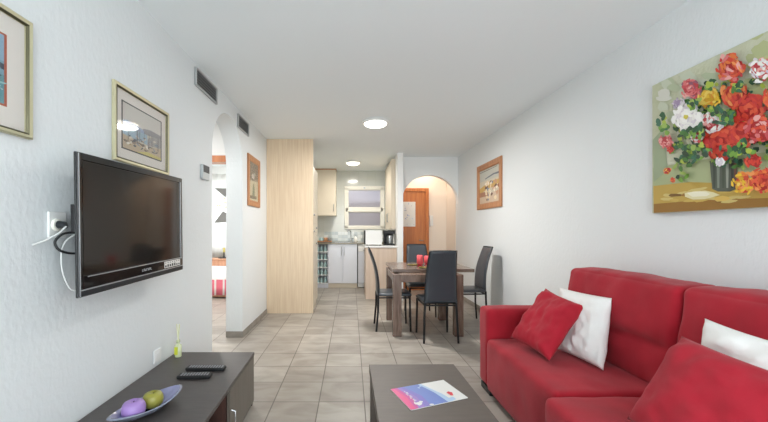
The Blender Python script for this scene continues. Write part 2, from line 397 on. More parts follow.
# sink base with two doors
t = thing('sink_base_cabinet','white two-door base cabinet under the kitchen sink','kitchen cabinet',(-.165,7.85,0))
g = B(); g.box(-.482,.132,YF+.02,YB-.02,.10,.935); g.build('body','cabwhite',t)
for (x0,x1,hx) in ((-.480,-.178,-.205),(-.172,.130,-.145)):
    g = B(); g.box(x0,x1,YF,YF+.019,.105,.93); d = g.build('door','cabwhite',t,bevel=.004)
    g = B(); g.tube([(hx,YF,.70),(hx,YF-.025,.71),(hx,YF-.025,.87),(hx,YF,.88)],.006); g.build('handle','steel',d)
g = B(); g.box(-.484,.132,YF+.05,YF+.065,.001,.098); tag(g.build('plinth_board','cab',at=(-.3,YF+.05,.001)),'cream plinth board under the kitchen base cabinets','plinth')
# dishwasher
t = thing('dishwasher','white front-loading dishwasher under the counter, half hidden by the breakfast bar','dishwasher',(.45,7.85,0))
g = B(); g.box(.150,.745,YF+.03,YB-.02,.02,.93); g.build('body','white',t)
g = B(); g.box(.155,.74,YF,YF+.029,.10,.78); g.build('door','cabwhite',t,bevel=.006)
g = B(); g.box(.155,.74,YF,YF+.029,.785,.90); cp = g.build('control_panel','white',t,bevel=.006)
g = B(); g.box(.26,.60,YF-.02,YF-.001,.80,.82); g.build('handle','steel',cp)
g = B(); g.box(.136,.149,YF,YF+.4,.10,.93); g.build('side_seal','black',t)
# counter
t = thing('kitchen_counter','speckled brown stone counter along the kitchen back wall','counter',(-.2,7.87,.936))
g = B(); g.box(XL+.002,.818,YF-.02,YB-.001,.937,.972); g.build('worktop','counter',t,bevel=.004)
g = B(); g.box(-.36,.02,7.66,8.02,.9725,.977); g.box(-.34,-.0,7.68,8.0,.9772,.9775); g.build('sink_rim','steel',t,bevel=.001)
t = thing('kitchen_faucet','chrome swan-neck faucet on the kitchen counter below the window','faucet',(.0,8.08,.973))
g = B(); g.lathe([(.025,0),(.022,.02),(.014,.03)],(.0,8.08,.973),seg=16); g.build('base','chrome',t)
g = B(); g.tube([(.0,8.08,.99)]+[(.0-.045+.045*math.cos(a*PI/10),8.08-.10+.10*math.cos(a*PI/10)*1,1.17+.06*math.sin(a*PI/10)) for a in range(0,9)],.011); g.build('spout','chrome',t)
g = B(); g.tube([(.02,8.08,1.03),(.06,8.06,1.06)],.008); g.build('lever','chrome',t)
t = thing('soap_bottle','white soap dispenser right of the kitchen faucet','bottle',(.10,8.05,.973))
g = B(); g.lathe([(.03,0),(.033,.01),(.033,.10),(.012,.12)],(.10,8.05,.973),seg=16); g.build('body','white',t)
g = B(); g.tube([(.10,8.05,1.094),(.10,8.05,1.135),(.07,8.03,1.135)],.007); g.build('pump','steel',t)
# wooden tray with crockery at left end of the counter
t = thing('wooden_tray','brown wooden tray on the left end of the kitchen counter','tray',(-.62,7.78,.973))
g = B(); g.box(-.72,-.42,7.64,7.92,.973,.985); g.build('base','wenge',t,bevel=.003)
g = B(); g.box(-.72,-.42,7.64,7.65,.9852,1.005); g.box(-.72,-.42,7.91,7.92,.9852,1.005); g.box(-.72,-.71,7.6505,7.9095,.9852,1.005); g.box(-.43,-.42,7.6505,7.9095,.9852,1.005); g.build('rim','orangeframe',t)
for i,(x,y,r_,mm,lb) in enumerate(((-.655,7.76,.042,'teal','teal mug standing at the left of the wooden kitchen tray'),(-.56,7.80,.045,'orangeframe','brown mug at the middle of the wooden kitchen tray'),(-.47,7.75,.036,'steel','steel mug at the right of the wooden kitchen tray'))):
    t = thing('mug',lb,'mug',(x,y,.986)); t['group'] = 'mugs on the wooden tray'
    g = B(); g.lathe([(r_*.8,0),(r_,.02),(r_,.085),(r_*.88,.085),(r_*.85,.02),(.001,.012)],(x,y,.986),seg=18); g.build('body',mm,t)
    g = B(); g.tube([(x+r_,y,1.06),(x+r_+.022,y,1.055),(x+r_+.024,y,1.03),(x+r_,y,1.015)],.005); g.build('handle',mm,t)
# shallow cabinet on partition
t = thing('shallow_wall_cabinet','tall shallow cream wall cabinet on the right kitchen partition','kitchen cabinet',(.76,7.1,1.25))
g = B(); g.box(.765,.819,6.55,7.75,1.25,2.55); g.build('body','cab',t)
for y0,y1 in ((6.552,7.147),(7.153,7.748)):
    g = B(); g.box(.747,.764,y0,y1,1.255,2.545); d = g.build('door','cab',t,bevel=.003)
    g = B(); yy = y1-.05 if y0 < 7 else y0+.05
    g.tube([(.747,yy,1.40),(.725,yy,1.41),(.725,yy,1.56),(.747,yy,1.57)],.006); g.build('handle','steel',d)
# breakfast bar
t = thing('breakfast_bar','pale beech breakfast bar with a white top beside the partition','breakfast bar',(.53,6.6,0))
g = B(); g.box(.262,.818,6.36,6.95,.001,.925); g.build('body','beech_pale',t)
g = B(); g.box(.24,.818,6.33,6.98,.926,.958); g.build('top','white',t,bevel=.004)
t = thing('microwave_oven','white microwave oven on the breakfast bar','microwave',(.41,6.6,.96))
g = B(); g.box(.262,.56,6.42,6.86,.975,1.235); g.build('case','white',t,bevel=.008)
g = B(); g.box(.2455,.2612,6.425,6.855,.98,1.23); d = g.build('door','black',t,bevel=.004)
g = B(); g.tube([(.2455,6.78,1.0),(.225,6.78,1.02),(.225,6.78,1.19),(.2455,6.78,1.21)],.006); g.build('handle','steel',d)
for x,y in ((.29,6.46),(.53,6.46),(.29,6.82),(.53,6.82)):
    g = B(); g.lathe([(.012,0),(.012,.016)],(x,y,.959),seg=10); g.build('foot','black',t)
t = thing('coffee_maker','black drip coffee maker with steel jug beside the microwave','coffee maker',(.70,6.6,.959))
g = B(); g.box(.60,.80,6.48,6.72,.959,.985); g.build('base','black',t,bevel=.005)
g = B(); g.box(.61,.79,6.64,6.72,.986,1.17); g.build('column','black',t,bevel=.008)
g = B(); g.box(.60,.80,6.49,6.72,1.171,1.235); g.build('head','black',t,bevel=.01)
g = B(); g.lathe([(.055,0),(.066,.02),(.066,.13),(.05,.155)],(.715,6.56,.986),seg=24); j = g.build('jug','steel',t)
g = B(); g.tube([(.655,6.54,1.12),(.62,6.53,1.11),(.62,6.53,1.03),(.655,6.54,1.01)],.008); g.build('jug_handle','black',j)

# ------------------------------------------------------------------ lamps
def lamp(name,label,x,y,r,lm,drop=.075):
    t = thing(name,label,'ceiling light',(x,y,HC-.001))
    g = B(); g.lathe([(r*.93,-.001),(r,-.006),(r,-.028),(r*.96,-.034),(.001,-.034)],(x,y,HC),seg=48); g.build('base','white',t)
    pr_ = [(r*.84,-.0345)]+[(r*.84*math.cos(a*PI/20),-.0345-(drop-.035)*math.sin(a*PI/20)) for a in range(1,10)]+[(.001,-drop)]
    g = B(); g.lathe(pr_,(x,y,HC),seg=48); g.build('diffuser',lm,t)
lamp('ceiling_lamp','large round white ceiling lamp with silver rim over the dining area',.305,4.42,.165,'lamp')
lamp('ceiling_lamp','smaller round glowing ceiling lamp inside the kitchen',.04,7.05,.15,'lampk')

# ------------------------------------------------------------------ things on the left wall
def vent(y0,y1,z0,z1,label):
    t = thing('air_vent',label,'air vent',(XL,(y0+y1)/2,z0),0,'grey air vents high on the left wall')
    g = B(); g.box(XL+.001,XL+.004,y0,y1,z0,z1); g.build('backing','ventdark',t)
    g = B()
    for a in ((y0,y1,z0,z0+.012),(y0,y1,z1-.012,z1),(y0,y0+.012,z0+.012,z1-.012),(y1-.012,y1,z0+.012,z1-.012)): g.box(XL+.0042,XL+.016,*a)
    g.build('frame','ventgrey',t)
    n = 5
    for k in range(n):
        z = z0+.014+(z1-z0-.028)*(k+.5)/n; g = B()
        g.add([(XL+.005,y0+.012,z-.004),(XL+.005,y1-.012,z-.004),(XL+.014,y1-.012,z-.011),(XL+.014,y0+.012,z-.011),(XL+.005,y0+.012,z-.001),(XL+.005,y1-.012,z-.001),(XL+.014,y1-.012,z-.008),(XL+.014,y0+.012,z-.008)],
              [(0,1,2,3),(4,7,6,5),(0,4,5,1),(1,5,6,2),(2,6,7,3),(3,7,4,0)]); g.build('slat','ventgrey',t)
vent(2.86,3.31,2.415,2.562,'grey slatted air vent nearer the viewer, between framed print and arch')
vent(3.93,4.34,2.385,2.535,'grey slatted air vent farther away, above the end of the arch')
M['thermo']=mat('grey_plastic',(186,191,192),.4)
t = thing('thermostat','small white thermostat with dark display beside the arch','thermostat',(XL,3.04,1.67))
g = B(); g.box(XL+.001,XL+.022,2.97,3.11,1.675,1.80); g.build('case','thermo',t,bevel=.004)
g = B(); g.box(XL+.0222,XL+.024,2.98,3.10,1.735,1.795); g.build('display','ventdark',t)
t = thing('wall_socket','white wall socket with a plug beside the television','socket',(XL,1.5,1.215))
g = B(); g.box(XL+.001,XL+.010,1.47,1.56,1.215,1.325); g.build('plate','white',t,bevel=.003)
g = B(); g.lathe([(.026,0),(.026,.008),(.022,.010)],(0,0,0),seg=24)
for v in g.v: v.x, v.z = v.z, -v.x
for v in g.v: v += Vector((XL+.0102,1.505,1.270))
g.build('insert','offwhite',t)
pl = thing('power_plug','grey plug with a pale cord in the socket left of the television','plug',(XL+.02,1.505,1.27))
g = B(); g.tube([(XL+.021,1.505,1.27),(XL+.045,1.505,1.27),(XL+.06,1.495,1.262)],[.017,.014,.008]); g.build('plug_body','tvside',pl)
g = B(); g.tube([(XL+.061,1.494,1.262),(XL+.06,1.46,1.235),(XL+.035,1.42,1.205),(XL+.012,1.39,1.19)],.004); g.build('cord','cable',pl)
t = thing('wall_socket','white blank socket plate low on the left wall behind the console','socket',(XL,2.3,.385))
g = B(); g.box(XL+.001,XL+.009,2.26,2.345,.39,.475); g.build('plate','wall_plain',t,bevel=.003)
g = B(); g.box(XL+.0092,XL+.011,2.275,2.325,.405,.455); g.build('insert','wall_plain',t)

# flat painted shapes on a plane, each laid a hair above the last
class Paint:
    def __init__(s, fn, nrm, step=.00012, base=.0006): s.b = B(); s.fn = fn; s.n = Vector(nrm); s.k = 0; s.mats = []; s.step = step; s.base = base
    def mi(s, m):
        if m not in s.mats: s.mats.append(m)
        return s.mats.index(m)
    def poly(s, pts, m):
        s.k += 1; off = s.n*(s.base+s.step*s.k)
        s.b.add([s.fn(u,v)+off for u,v in pts], [tuple(range(len(pts)))], s.mi(m))
    def blob(s, u, v, ru, rv, m, a=0, n=9, j=.25):
        pts = []
        for k in range(n):
            t_ = 2*PI*k/n; r_ = 1+random.uniform(-j,j); x = ru*r_*math.cos(t_); y = rv*r_*math.sin(t_)
            pts.append((u+x*math.cos(a)-y*math.sin(a), v+x*math.sin(a)+y*math.cos(a)))
        s.poly(pts, m)
    def build(s, name, parent): return s.b.build(name, s.mats, parent, fixn=False)
def pc(*c):
    k = 'paint_%d_%d_%d' % c
    if k not in M: M[k] = mat(k, c, .6)
    return k

def wall_picture(name,label,side,y0,y1,z0,z1,fw,fm,matw,content,glass=True,depth=.02,inner=None):
    """side -1: on the left wall (u grows away from the viewer); +1: right wall (u grows towards the viewer)"""
    X = XL if side < 0 else XR; s_ = 1 if side < 0 else -1      # s_ = direction into the room
    t = thing(name,label,'picture',(X+s_*.001,(y0+y1)/2,z0),0)
    def bx(g,a,c,yy0,yy1,zz0,zz1): g.box(min(X+s_*a,X+s_*c),max(X+s_*a,X+s_*c),yy0,yy1,zz0,zz1)
    g = B()
    pts = []
    def ring(o, h): return [(X+s_*h, y0+o, z0+o),(X+s_*h, y1-o, z0+o),(X+s_*h, y1-o, z1-o),(X+s_*h, y0+o, z1-o)]
    R = [ring(0,.001),ring(0,depth*.8),ring(fw*.2,depth),ring(fw*.65,depth*.82),ring(fw*.8,depth*.9),ring(fw,depth*.45),ring(fw,.001)]
    for i in range(len(R)-1):
        for k in range(4):
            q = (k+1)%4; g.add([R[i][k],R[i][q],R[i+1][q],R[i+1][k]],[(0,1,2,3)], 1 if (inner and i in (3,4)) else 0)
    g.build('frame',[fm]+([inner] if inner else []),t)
    g = B(); bx(g,.001,.004,y0+fw,y1-fw,z0+fw,z1-fw); mb = g.build('mat_board','matboard',t)
    W = y1-y0-2*fw-2*matw; H = z1-z0-2*fw-2*matw
    def fn(u,v):
        yy = (y0+fw+matw+u*W) if side < 0 else (y1-fw-matw-u*W)
        return Vector((X+s_*.0042, yy, z0+fw+matw+v*H))
    p = Paint(fn,(s_,0,0),step=.00003,base=.0001); content(p); p.build('print',t)
    if glass:
        g = B(); bx(g,depth*.42,depth*.42+.0015,y0+fw+.0005,y1-fw-.0005,z0+fw+.0005,z1-fw-.0005); g.build('glass','pane',t)
    return t

def harbour(p):
    p.poly([(-.03,-.03),(1.03,-.03),(1.03,1.03),(-.03,1.03)],pc(70,70,66))
    p.poly([(0,0),(1,0),(1,1),(0,1)],pc(206,200,180))
    p.poly([(0,.55),(1,.62),(1,1),(0,1)],pc(208,204,196))
    p.poly([(.45,.50),(1,.52),(1,.64),(.7,.66),(.5,.62)],pc(150,148,150))
    p.poly([(0,.50),(.55,.45),(.5,.58),(.3,.62),(.1,.64),(0,.60)],pc(150,168,196))
    p.poly([(0,.30),(.62,.26),(.6,.50),(0,.52)],pc(160,186,200))
    p.poly([(0,0),(1,0),(1,.3),(.6,.22),(.3,.25),(0,.3)],pc(196,178,150))
    p.poly([(.6,.25),(1,.3),(1,.55),(.75,.52),(.62,.42)],pc(168,164,160))
    for k in range(46):
        c = random.choice([(232,226,214),(118,104,92),(150,134,118),(96,98,104),(214,206,190),(140,150,160),(180,150,110)])
        p.blob(random.uniform(.04,.97),random.uniform(.10,.42),random.uniform(.02,.07),random.uniform(.01,.03),pc(*c),random.uniform(-.5,.9))
    for k in range(16):
        u = random.uniform(.1,.95); p.poly([(u,.2),(u+.008,.2),(u+.02,.55),(u+.014,.55)],pc(110,104,100))
    p.poly([(.3,.0),(1,0),(1,.06),(.6,.09)],pc(206,196,120))
wall_picture('framed_print','gilt framed harbour print hanging above the television',-1,1.867,2.428,1.618,2.042,.026,'gold',.06,harbour,inner='golddark')
def seaview(p):
    p.poly([(-.03,-.03),(1.03,-.03),(1.03,1.03),(-.03,1.03)],pc(178,90,62))
    p.poly([(0,0),(1,0),(1,1),(0,1)],pc(120,160,178))
    p.poly([(0,.6),(1,.62),(1,1),(0,1)],pc(140,172,196))
    p.poly([(0,.55),(.6,.66),(1,.58),(1,.5),(0,.45)],pc(70,84,100))
    p.poly([(0,0),(1,0),(1,.42),(0,.42)],pc(96,150,160))
    for k in range(60):
        c = random.choice([(60,110,130),(150,196,200),(70,90,104),(190,210,214),(110,160,176)])
        p.blob(random.uniform(.05,.97),random.uniform(.05,.55),random.uniform(.02,.09),.012,pc(*c),random.uniform(-.2,.2))
wall_picture('framed_print','gilt framed blue sea print at the left end of the wall, nearest the viewer',-1,.83,1.389,1.60,2.056,.024,'gold',.08,seaview,inner='golddark')
def stillife(p):
    p.poly([(0,0),(1,0),(1,1),(0,1)],pc(120,116,108))
    p.poly([(0,0),(1,0),(1,.55),(0,.5)],pc(196,190,160))
    p.poly([(0,.55),(1,.6),(1,1),(0,1)],pc(84,82,78))
    p.poly([(.1,.04),(.85,.06),(.8,.14),(.12,.12)],pc(60,60,44))
    p.poly([(.35,.12),(.62,.12),(.6,.34),(.52,.46),(.46,.46),(.38,.34)],pc(90,110,84))
    p.blob(.45,.62,.16,.08,pc(190,186,180)); p.blob(.6,.70,.12,.05,pc(150,160,150)); p.blob(.4,.55,.1,.03,pc(40,44,44))
wall_picture('framed_picture','narrow-looking orange wood framed picture on the wall past the arch',-1,4.30,4.86,1.545,2.18,.075,'orangeframe',0,stillife,glass=True,depth=.022)
def beach(p):
    p.poly([(0,0),(1,0),(1,1),(0,1)],pc(204,196,176))
    p.poly([(0,.66),(1,.66),(1,1),(0,1)],pc(190,190,180))
    p.poly([(0,.93),(.9,.95),(.9,.97),(0,.95)],pc(120,110,96))
    p.poly([(.3,.70),(.75,.76),(1,.74),(1,.80),(.7,.80),(.3,.73)],pc(110,116,126))
    p.poly([(0,.30),(.5,.42),(1,.40),(1,.60),(.5,.60),(0,.46)],pc(200,164,96))
    p.poly([(0,0),(1,0),(1,.30),(.5,.28),(0,.34)],pc(206,184,160))
    p.poly([(0,.2),(.5,.2),(.4,.34),(0,.34)],pc(168,120,96))
    for k in range(40):
        c = random.choice([(238,228,210),(150,96,72),(112,80,66),(196,150,120),(230,212,180),(120,130,150)])
        p.blob(random.uniform(.32,.97),random.uniform(.08,.60),random.uniform(.02,.07),random.uniform(.03,.07),pc(*c),random.uniform(-.6,.6))
wall_picture('framed_picture','orange wood framed beach picture on the right wall by the dining table',1,4.66,5.56,1.553,2.222,.085,'orangeframe',0,beach,glass=False,depth=.025)

# big flower painting
t = thing('flower_painting','large unframed canvas of red, yellow and white flowers in a vase above the sofa','painting',(XR-.001,1.75,1.355))
g = B(); g.box(XR-.036,XR-.001,1.10,2.304,1.355,2.182); M['canvas'] = mat('canvas_paint',(186,190,158),.7,var=(204,206,184),vscale=5,bump=.3,bscale=60)
g.build('canvas','canvas',t,bevel=.003)
p = Paint(lambda u,v: on_x(u,v,XR-.0362),(-1,0,0),step=.00004,base=.0002)
def clampy(pts): return pts
p.poly([(654,213),(652.8,168),(700,160),(768,152),(840,144),(840,210)],pc(166,176,132)); [p.blob(random.uniform(748,835),random.uniform(30,150),random.uniform(6,12),random.uniform(4,8),pc(*random.choice([(190,192,140),(198,196,132),(178,184,136)]))) for k in range(46)]
p.poly([(654,213),(653.6,186),(690,182),(720,183),(768,180),(840,176),(840,206),(768,208.5)],pc(186,156,72))
p.poly([(654,213),(653.9,204),(700,200),(768,198),(840,194),(840,206),(768,208.5)],pc(146,106,40))
p.poly([(653,140),(664,128),(668,170),(654,182)],pc(150,164,132))
for k in range(26): p.blob(random.uniform(662,830),random.uniform(189,203),random.uniform(4,11),1.6,pc(*random.choice([(196,168,84),(150,112,46),(204,186,116),(116,84,32)])),random.uniform(-.2,.1))
for k in range(30): p.blob(random.uniform(662,716),random.uniform(76,135),random.uniform(5,10),random.uniform(3,6),pc(*random.choice([(196,202,180),(178,188,156),(208,208,196)])))
p.blob(703,195,16,4.5,pc(224,216,170)); p.blob(699,194,10,3,pc(236,232,206)); p.blob(722,199,8,3,pc(214,180,90))
# vase
p.poly([(710.5,161),(739,160),(737,189),(731,191.5),(719,191.5),(713,189)],pc(84,92,80))
for x,c in ((715,(60,70,58)),(719,(128,138,124)),(724,(70,82,66)),(728,(150,156,142)),(733,(58,62,54)),(736,(110,70,56))): p.poly([(x-1.4,163),(x+1.6,163),(x+1.2,188),(x-.8,188)],pc(*c))
greens = [(70,120,48),(112,156,60),(150,178,84),(40,86,52),(52,104,78),(170,188,70),(34,66,44)]
def leaves(cx,cy,rx,ry,n):
    for k in range(n):
        a = random.uniform(0,2*PI); r_ = math.sqrt(random.random())
        p.blob(cx+rx*r_*math.cos(a),cy+ry*r_*math.sin(a),random.uniform(2.2,4.2),random.uniform(1.5,2.8),pc(*random.choice(greens)),random.uniform(0,PI),n=7)
leaves(722,118,38,42,120); leaves(690,142,20,22,60); leaves(684,168,8,12,14); leaves(765,120,40,45,90); leaves(733,158,22,10,30)
def flower(cx,cy,r,cols,n=26,ps=.5):
    # loose dabs: dark ones first, light ones last, laid around a drifting centre
    n = int(n*1.9); order = sorted(range(n), key=lambda k: random.random()); cs = sorted(cols, key=sum)
    p.blob(cx,cy,r*.85,r*.8,pc(*cs[0]),0,n=11,j=.22)
    for k in range(n):
        a = random.uniform(0,2*PI); rr_ = r*1.02*math.sqrt(random.random()); c_ = cs[min(len(cs)-1,int(len(cs)*(k/n)*.7+random.random()*len(cs)*.45))]
        p.blob(cx+rr_*math.cos(a),cy+rr_*math.sin(a),r*random.uniform(.16,.34),r*random.uniform(.08,.17),pc(*c_),a+PI/2+random.uniform(-.6,.6),n=7,j=.35)
REDS = [(196,44,34),(214,64,44),(170,28,26),(226,92,60),(204,50,50)]
PINKS = [(222,120,120),(206,80,86),(236,170,164),(190,60,66)]
WHITES = [(240,238,232),(228,222,222),(214,206,214),(246,244,240)]
YEL = [(232,190,50),(240,208,96),(214,160,40),(228,140,48)]
ORA = [(226,120,58),(214,90,48),(236,150,84),(200,70,44)]
flower(669,141,7,PINKS); flower(694,89,10,PINKS+[(150,90,110)]); flower(682,104,6,[(190,176,196),(160,140,170),(220,210,220)],14)
flower(735,68,14,PINKS+REDS+ORA,34); flower(714,98,11,YEL,30); flower(740,96,14,ORA+REDS,34)
flower(756,108,15,REDS,34); flower(768,70,12,PINKS+WHITES,28); flower(728,142,17,REDS,44); flower(750,132,14,REDS,36)
flower(767,130,13,REDS+PINKS,30); flower(721,122,11,WHITES+PINKS,26); flower(696,117,14,WHITES,30,.5); p.blob(694,117,2.5,2.5,pc(214,200,80))
flower(706,138,6,PINKS+WHITES,14); flower(790,100,16,REDS+ORA,34); flower(800,140,16,PINKS+WHITES,34); flower(730,162,5,WHITES,10)
flower(765,160,9,REDS,16); flower(755,183,11,ORA+YEL,34); flower(775,180,12,ORA+REDS,34); flower(681,150,4,REDS,8); flower(678,171,4,YEL+REDS,8); flower(683,180,3,ORA,6)
leaves(705,104,8,5,12); leaves(728,110,9,6,16); leaves(746,150,14,6,20); leaves(700,132,8,5,12); leaves(712,130,5,8,10); leaves(752,86,8,6,12); leaves(722,84,6,5,8); leaves(676,124,8,10,14); leaves(737,122,10,5,12); leaves(742,116,6,5,8); leaves(712,152,10,8,18); leaves(760,148,9,9,16)
fl = p.build('painted_bouquet',t)
bm = bmesh.new(); bm.from_mesh(fl.data)
geom = bm.verts[:]+bm.edges[:]+bm.faces[:]
off = t.location
ylo = 1.102-off.y
bmesh.ops.bisect_plane(bm,geom=geom,plane_co=(0,ylo,0),plane_no=(0,-1,0),clear_outer=True)
bmesh.ops.bisect_plane(bm,geom=bm.verts[:]+bm.edges[:]+bm.faces[:],plane_co=(0,0,.0015),plane_no=(0,0,-1),clear_outer=True)
bmesh.ops.bisect_plane(bm,geom=bm.verts[:]+bm.edges[:]+bm.faces[:],plane_co=(0,0,2.1805-off.z),plane_no=(0,0,1),clear_outer=True)
bmesh.ops.bisect_plane(bm,geom=bm.verts[:]+bm.edges[:]+bm.faces[:],plane_co=(0,2.3025-off.y,0),plane_no=(0,1,0),clear_outer=True)
bm.to_mesh(fl.data); bm.free()

# ------------------------------------------------------------------ television
TY0, TY1 = 1.451, 2.353; L_ = TY1-TY0; TX = -1.12
t = thing('television','black flat-screen television mounted on the left wall','television',(TX,(TY0+TY1)/2,1.277))
t.rotation_euler = (math.radians(1.1),0,0)
h2, l2 = .3025, L_/2
def frm(g, x0, x1, o, w_, ws=None, mi=0):
    ws = ws or (w_,w_,w_,w_)  # left,right,top,bottom
    g.box(x0,x1,-l2+o,-l2+o+ws[0],-h2+o,h2-o,mi); g.box(x0,x1,l2-o-ws[1],l2-o,-h2+o,h2-o,mi)
    g.box(x0,x1,-l2+o+ws[0],l2-o-ws[1],h2-o-ws[2],h2-o,mi); g.box(x0,x1,-l2+o+ws[0],l2-o-ws[1],-h2+o,-h2+o+ws[3],mi)
g = B(); g.box(-.013,-.002,-l2,l2,-h2,h2); g.build('back_shell','tvblack',t,bevel=.006,world=False,seg=3)
g = B(); g.box(-.075,-.0135,-l2*.7,l2*.7,-h2*.75,h2*.7); g.build('rear_housing','black',t,bevel=.012,world=False)
g = B(); frm(g,-.0018,.004,.002,0,(.024,.036,.030,.088)); g.build('bezel','tvblack',t,world=False,bevel=.002)
g = B(); g.box(-.0015,.0025,-l2+.031,l2-.043,-h2+.095,h2-.037); g.build('screen','screen',t,world=False)
g = B(); g.box(.0041,.0060,-l2+.006,-l2+.0095,-h2+.006,h2-.006); g.build('side_trim','silver',t,world=False)
g = B(); g.box(.0041,.0060,l2-.030,l2-.0265,-h2+.075,h2-.03); g.build('side_trim','silver',t,world=False)
g = B(); g.box(.0041,.0055,-l2+.05,l2-.02,-h2+.082,-h2+.086); g.build('chin_trim','silver',t,world=False)
g = B(); g.box(.0041,.0060,-l2+.010,l2-.006,-h2+.028,-h2+.033); g.build('chin_trim','silver',t,world=False)
g = B(); g.box(.0041,.0055,-l2+.010,l2-.006,-h2+.006,-h2+.0275); g.build('lower_strip','tvside',t,world=False)
g = B()  # pale wordmark on the chin, too small to read in the photo
x_ = l2-.46
for k,(wd,hh) in enumerate(((.009,1),(.009,1),(.011,1),(.009,1),(.008,1),(.010,1),(.010,1))):
    z0 = -h2+.050; 
    g.box(.0041,.0046,x_,x_+.0025,z0,z0+.013); g.box(.0041,.0046,x_+.0025,x_+wd,z0+(.0105 if k%2 else .0),z0+(.013 if k%2 else .0025))
    if k%3: g.box(.0041,.0046,x_+wd-.002,x_+wd,z0,z0+.013)
    x_ += wd+.004
g.build('wordmark','silver',t,world=False)
g = B(); g.box(.0041,.0046,l2-.235,l2-.04,-h2+.038,-h2+.078); st = g.build('sticker','paper',t,world=False)
g = B(); random.seed(3)
for k in range(7):
    y_ = l2-.228+k*.027; g.box(.0047,.0049,y_,y_+.017,-h2+.043,-h2+.052+random.random()*.012); g.box(.0047,.0049,y_+.003,y_+.012,-h2+.066,-h2+.072)
g.build('sticker_symbol','black',st,world=False)
g = B(); g.box(-.10,-.076,-.11,.11,-.11,.11); g.box(-.1385,-.101,-.04,.04,-.06,.06); g.build('wall_bracket','black',t,bevel=.003,world=False)
g = B(); g.box(-.030,-.0135,-l2+.004,-l2+.03,-.03,.085); g.build('side_bracket','black',t,world=False,bevel=.002)
cb = thing('television_cable','black looped cable between the wall socket and the television','cable',(-1.2,1.45,1.2))
loop = [(-1.165,1.60,1.235),(-1.175,1.52,1.238),(-1.19,1.47,1.232),(-1.20,1.445,1.21),(-1.20,1.44,1.19),(-1.19,1.45,1.165),(-1.175,1.49,1.150),(-1.165,1.56,1.148),(-1.165,1.62,1.15)]
def smooth(pts,n=6):
    P=[Vector(q) for q in pts]; out=[]
    for i in range(len(P)-1):
        a=P[max(i-1,0)];b_=P[i];c=P[i+1];d=P[min(i+2,len(P)-1)]
        for k in range(n):
            s_=k/n; out.append(.5*((2*b_)+(c-a)*s_+(2*a-5*b_+4*c-d)*s_*s_+(3*b_-a-3*c+d)*s_**3))
    return out+[P[-1]]
g = B(); g.tube(smooth(loop),.005); tag(g.build('black_cord','black',cb))
tag(cb,'black cable looping out beside the socket behind the television edge','cable')
g = B(); g.tube(smooth([(-1.17,1.60,1.26),(-1.205,1.50,1.20),(-1.215,1.49,1.10),(-1.205,1.52,1.0),(-1.19,1.56,.99),(-1.17,1.66,1.02)]),.0035)
tag(g.build('aerial_cable','cable'),'thin white cable hanging down behind the left edge of the television','cable')

# ------------------------------------------------------------------ tv console
CX0, CX1, CY0, CY1, CH = -1.247, -.69, .75, 2.535, .375
t = thing('tv_console','long low dark wood television console with grey-brown doors along the left wall','console',(-.97,1.6,0),0)
t.rotation_euler = (0,0,0)
g = B(); g.prism([(CX0,CY0),(CX1+.045,CY0),(CX1,CY1),(CX0,CY1)],CH-.022,CH,'z'); g.build('top','darkwood',t,bevel=.0015)
def fx(y): return CX1+.045*(CY1-y)/(CY1-CY0)
g = B()
g.prism([(CX0+.01,CY1-.02),(fx(CY1)-.012,CY1-.02),(fx(CY1)-.012,CY1-.001),(CX0+.01,CY1-.001)],.001,CH-.023,'z')
for y in (2.0,1.62,1.1,CY0+.02): g.prism([(CX0+.01,y-.018),(fx(y)-.022,y-.018),(fx(y)-.022,y),(CX0+.01,y)],.001,CH-.023,'z')
g.box(CX0+.01,CX0+.02,CY0+.02,CY1-.021,.03,CH-.023); g.prism([(CX0+.02,CY0+.02),(fx(CY0)-.04,CY0+.02),(fx(CY1)-.04,CY1-.021),(CX0+.02,CY1-.021)],.03,.05,'z')
g.build('carcass','wenge',t)
g = B(); g.prism([(fx(CY0)-.035,CY0+.02),(fx(CY0)-.02,CY0+.02),(fx(CY1)-.02,CY1-.021),(fx(CY1)-.035,CY1-.021)],.001,.029,'z'); g.build('plinth','darkedge',t)
def cdoor(ya_,yb2,hy):
    g = B(); g.prism([(fx(ya_)-.020,ya_),(fx(ya_)-.002,ya_),(fx(yb2)-.002,yb2),(fx(yb2)-.020,yb2)],.032,CH-.026,'z'); d = g.build('door','doorgrey',t,bevel=.002)
    g = B(); x = fx(hy); g.tube([(x-.002,hy,.225),(x+.02,hy,.22),(x+.02,hy,.12),(x-.002,hy,.115)],.005); g.build('handle','chrome',d)
cdoor(1.99,CY1-.004,2.015); cdoor(1.11,1.595,1.57)

# bowl and candles on the console
ax = Vector((.145,.355,0)).normalized(); ang = math.atan2(ax.y,ax.x)
BC = Vector((-.972,1.70,CH+.001))
t = thing('ceramic_bowl','boat-shaped blue grey ceramic bowl holding two candles on the console','bowl',BC,ang)
def bowl(scale_in, z0, dz, flip):
    vs=[]; fs=[]; n=40; rings=8
    for i in range(rings+1):
        r_ = i/rings
        for k in range(n):
            a=2*PI*k/n; q = abs(math.cos(a))**1.0
            x=.192*scale_in*r_*math.cos(a); y=.085*scale_in*r_*math.sin(a)*(1-.25*math.cos(a)**2)
            vs.append((x,y,z0+dz*(r_**2.6)+.012*r_**3*math.cos(a)**2))
    for i in range(rings):
        for k in range(n):
            if i==0: continue
            fs.append((i*n+k,i*n+(k+1)%n,(i+1)*n+(k+1)%n,(i+1)*n+k))
    fs.append(tuple(n+k for k in range(n)))
    return vs,fs
g = B(); vo,fo = bowl(1,0,.042,0); g.add(vo,fo,0,True)
vi,fi = bowl(.93,.008,.037,1); g.add(vi,fi,1,True)
n=40; a0=8*n
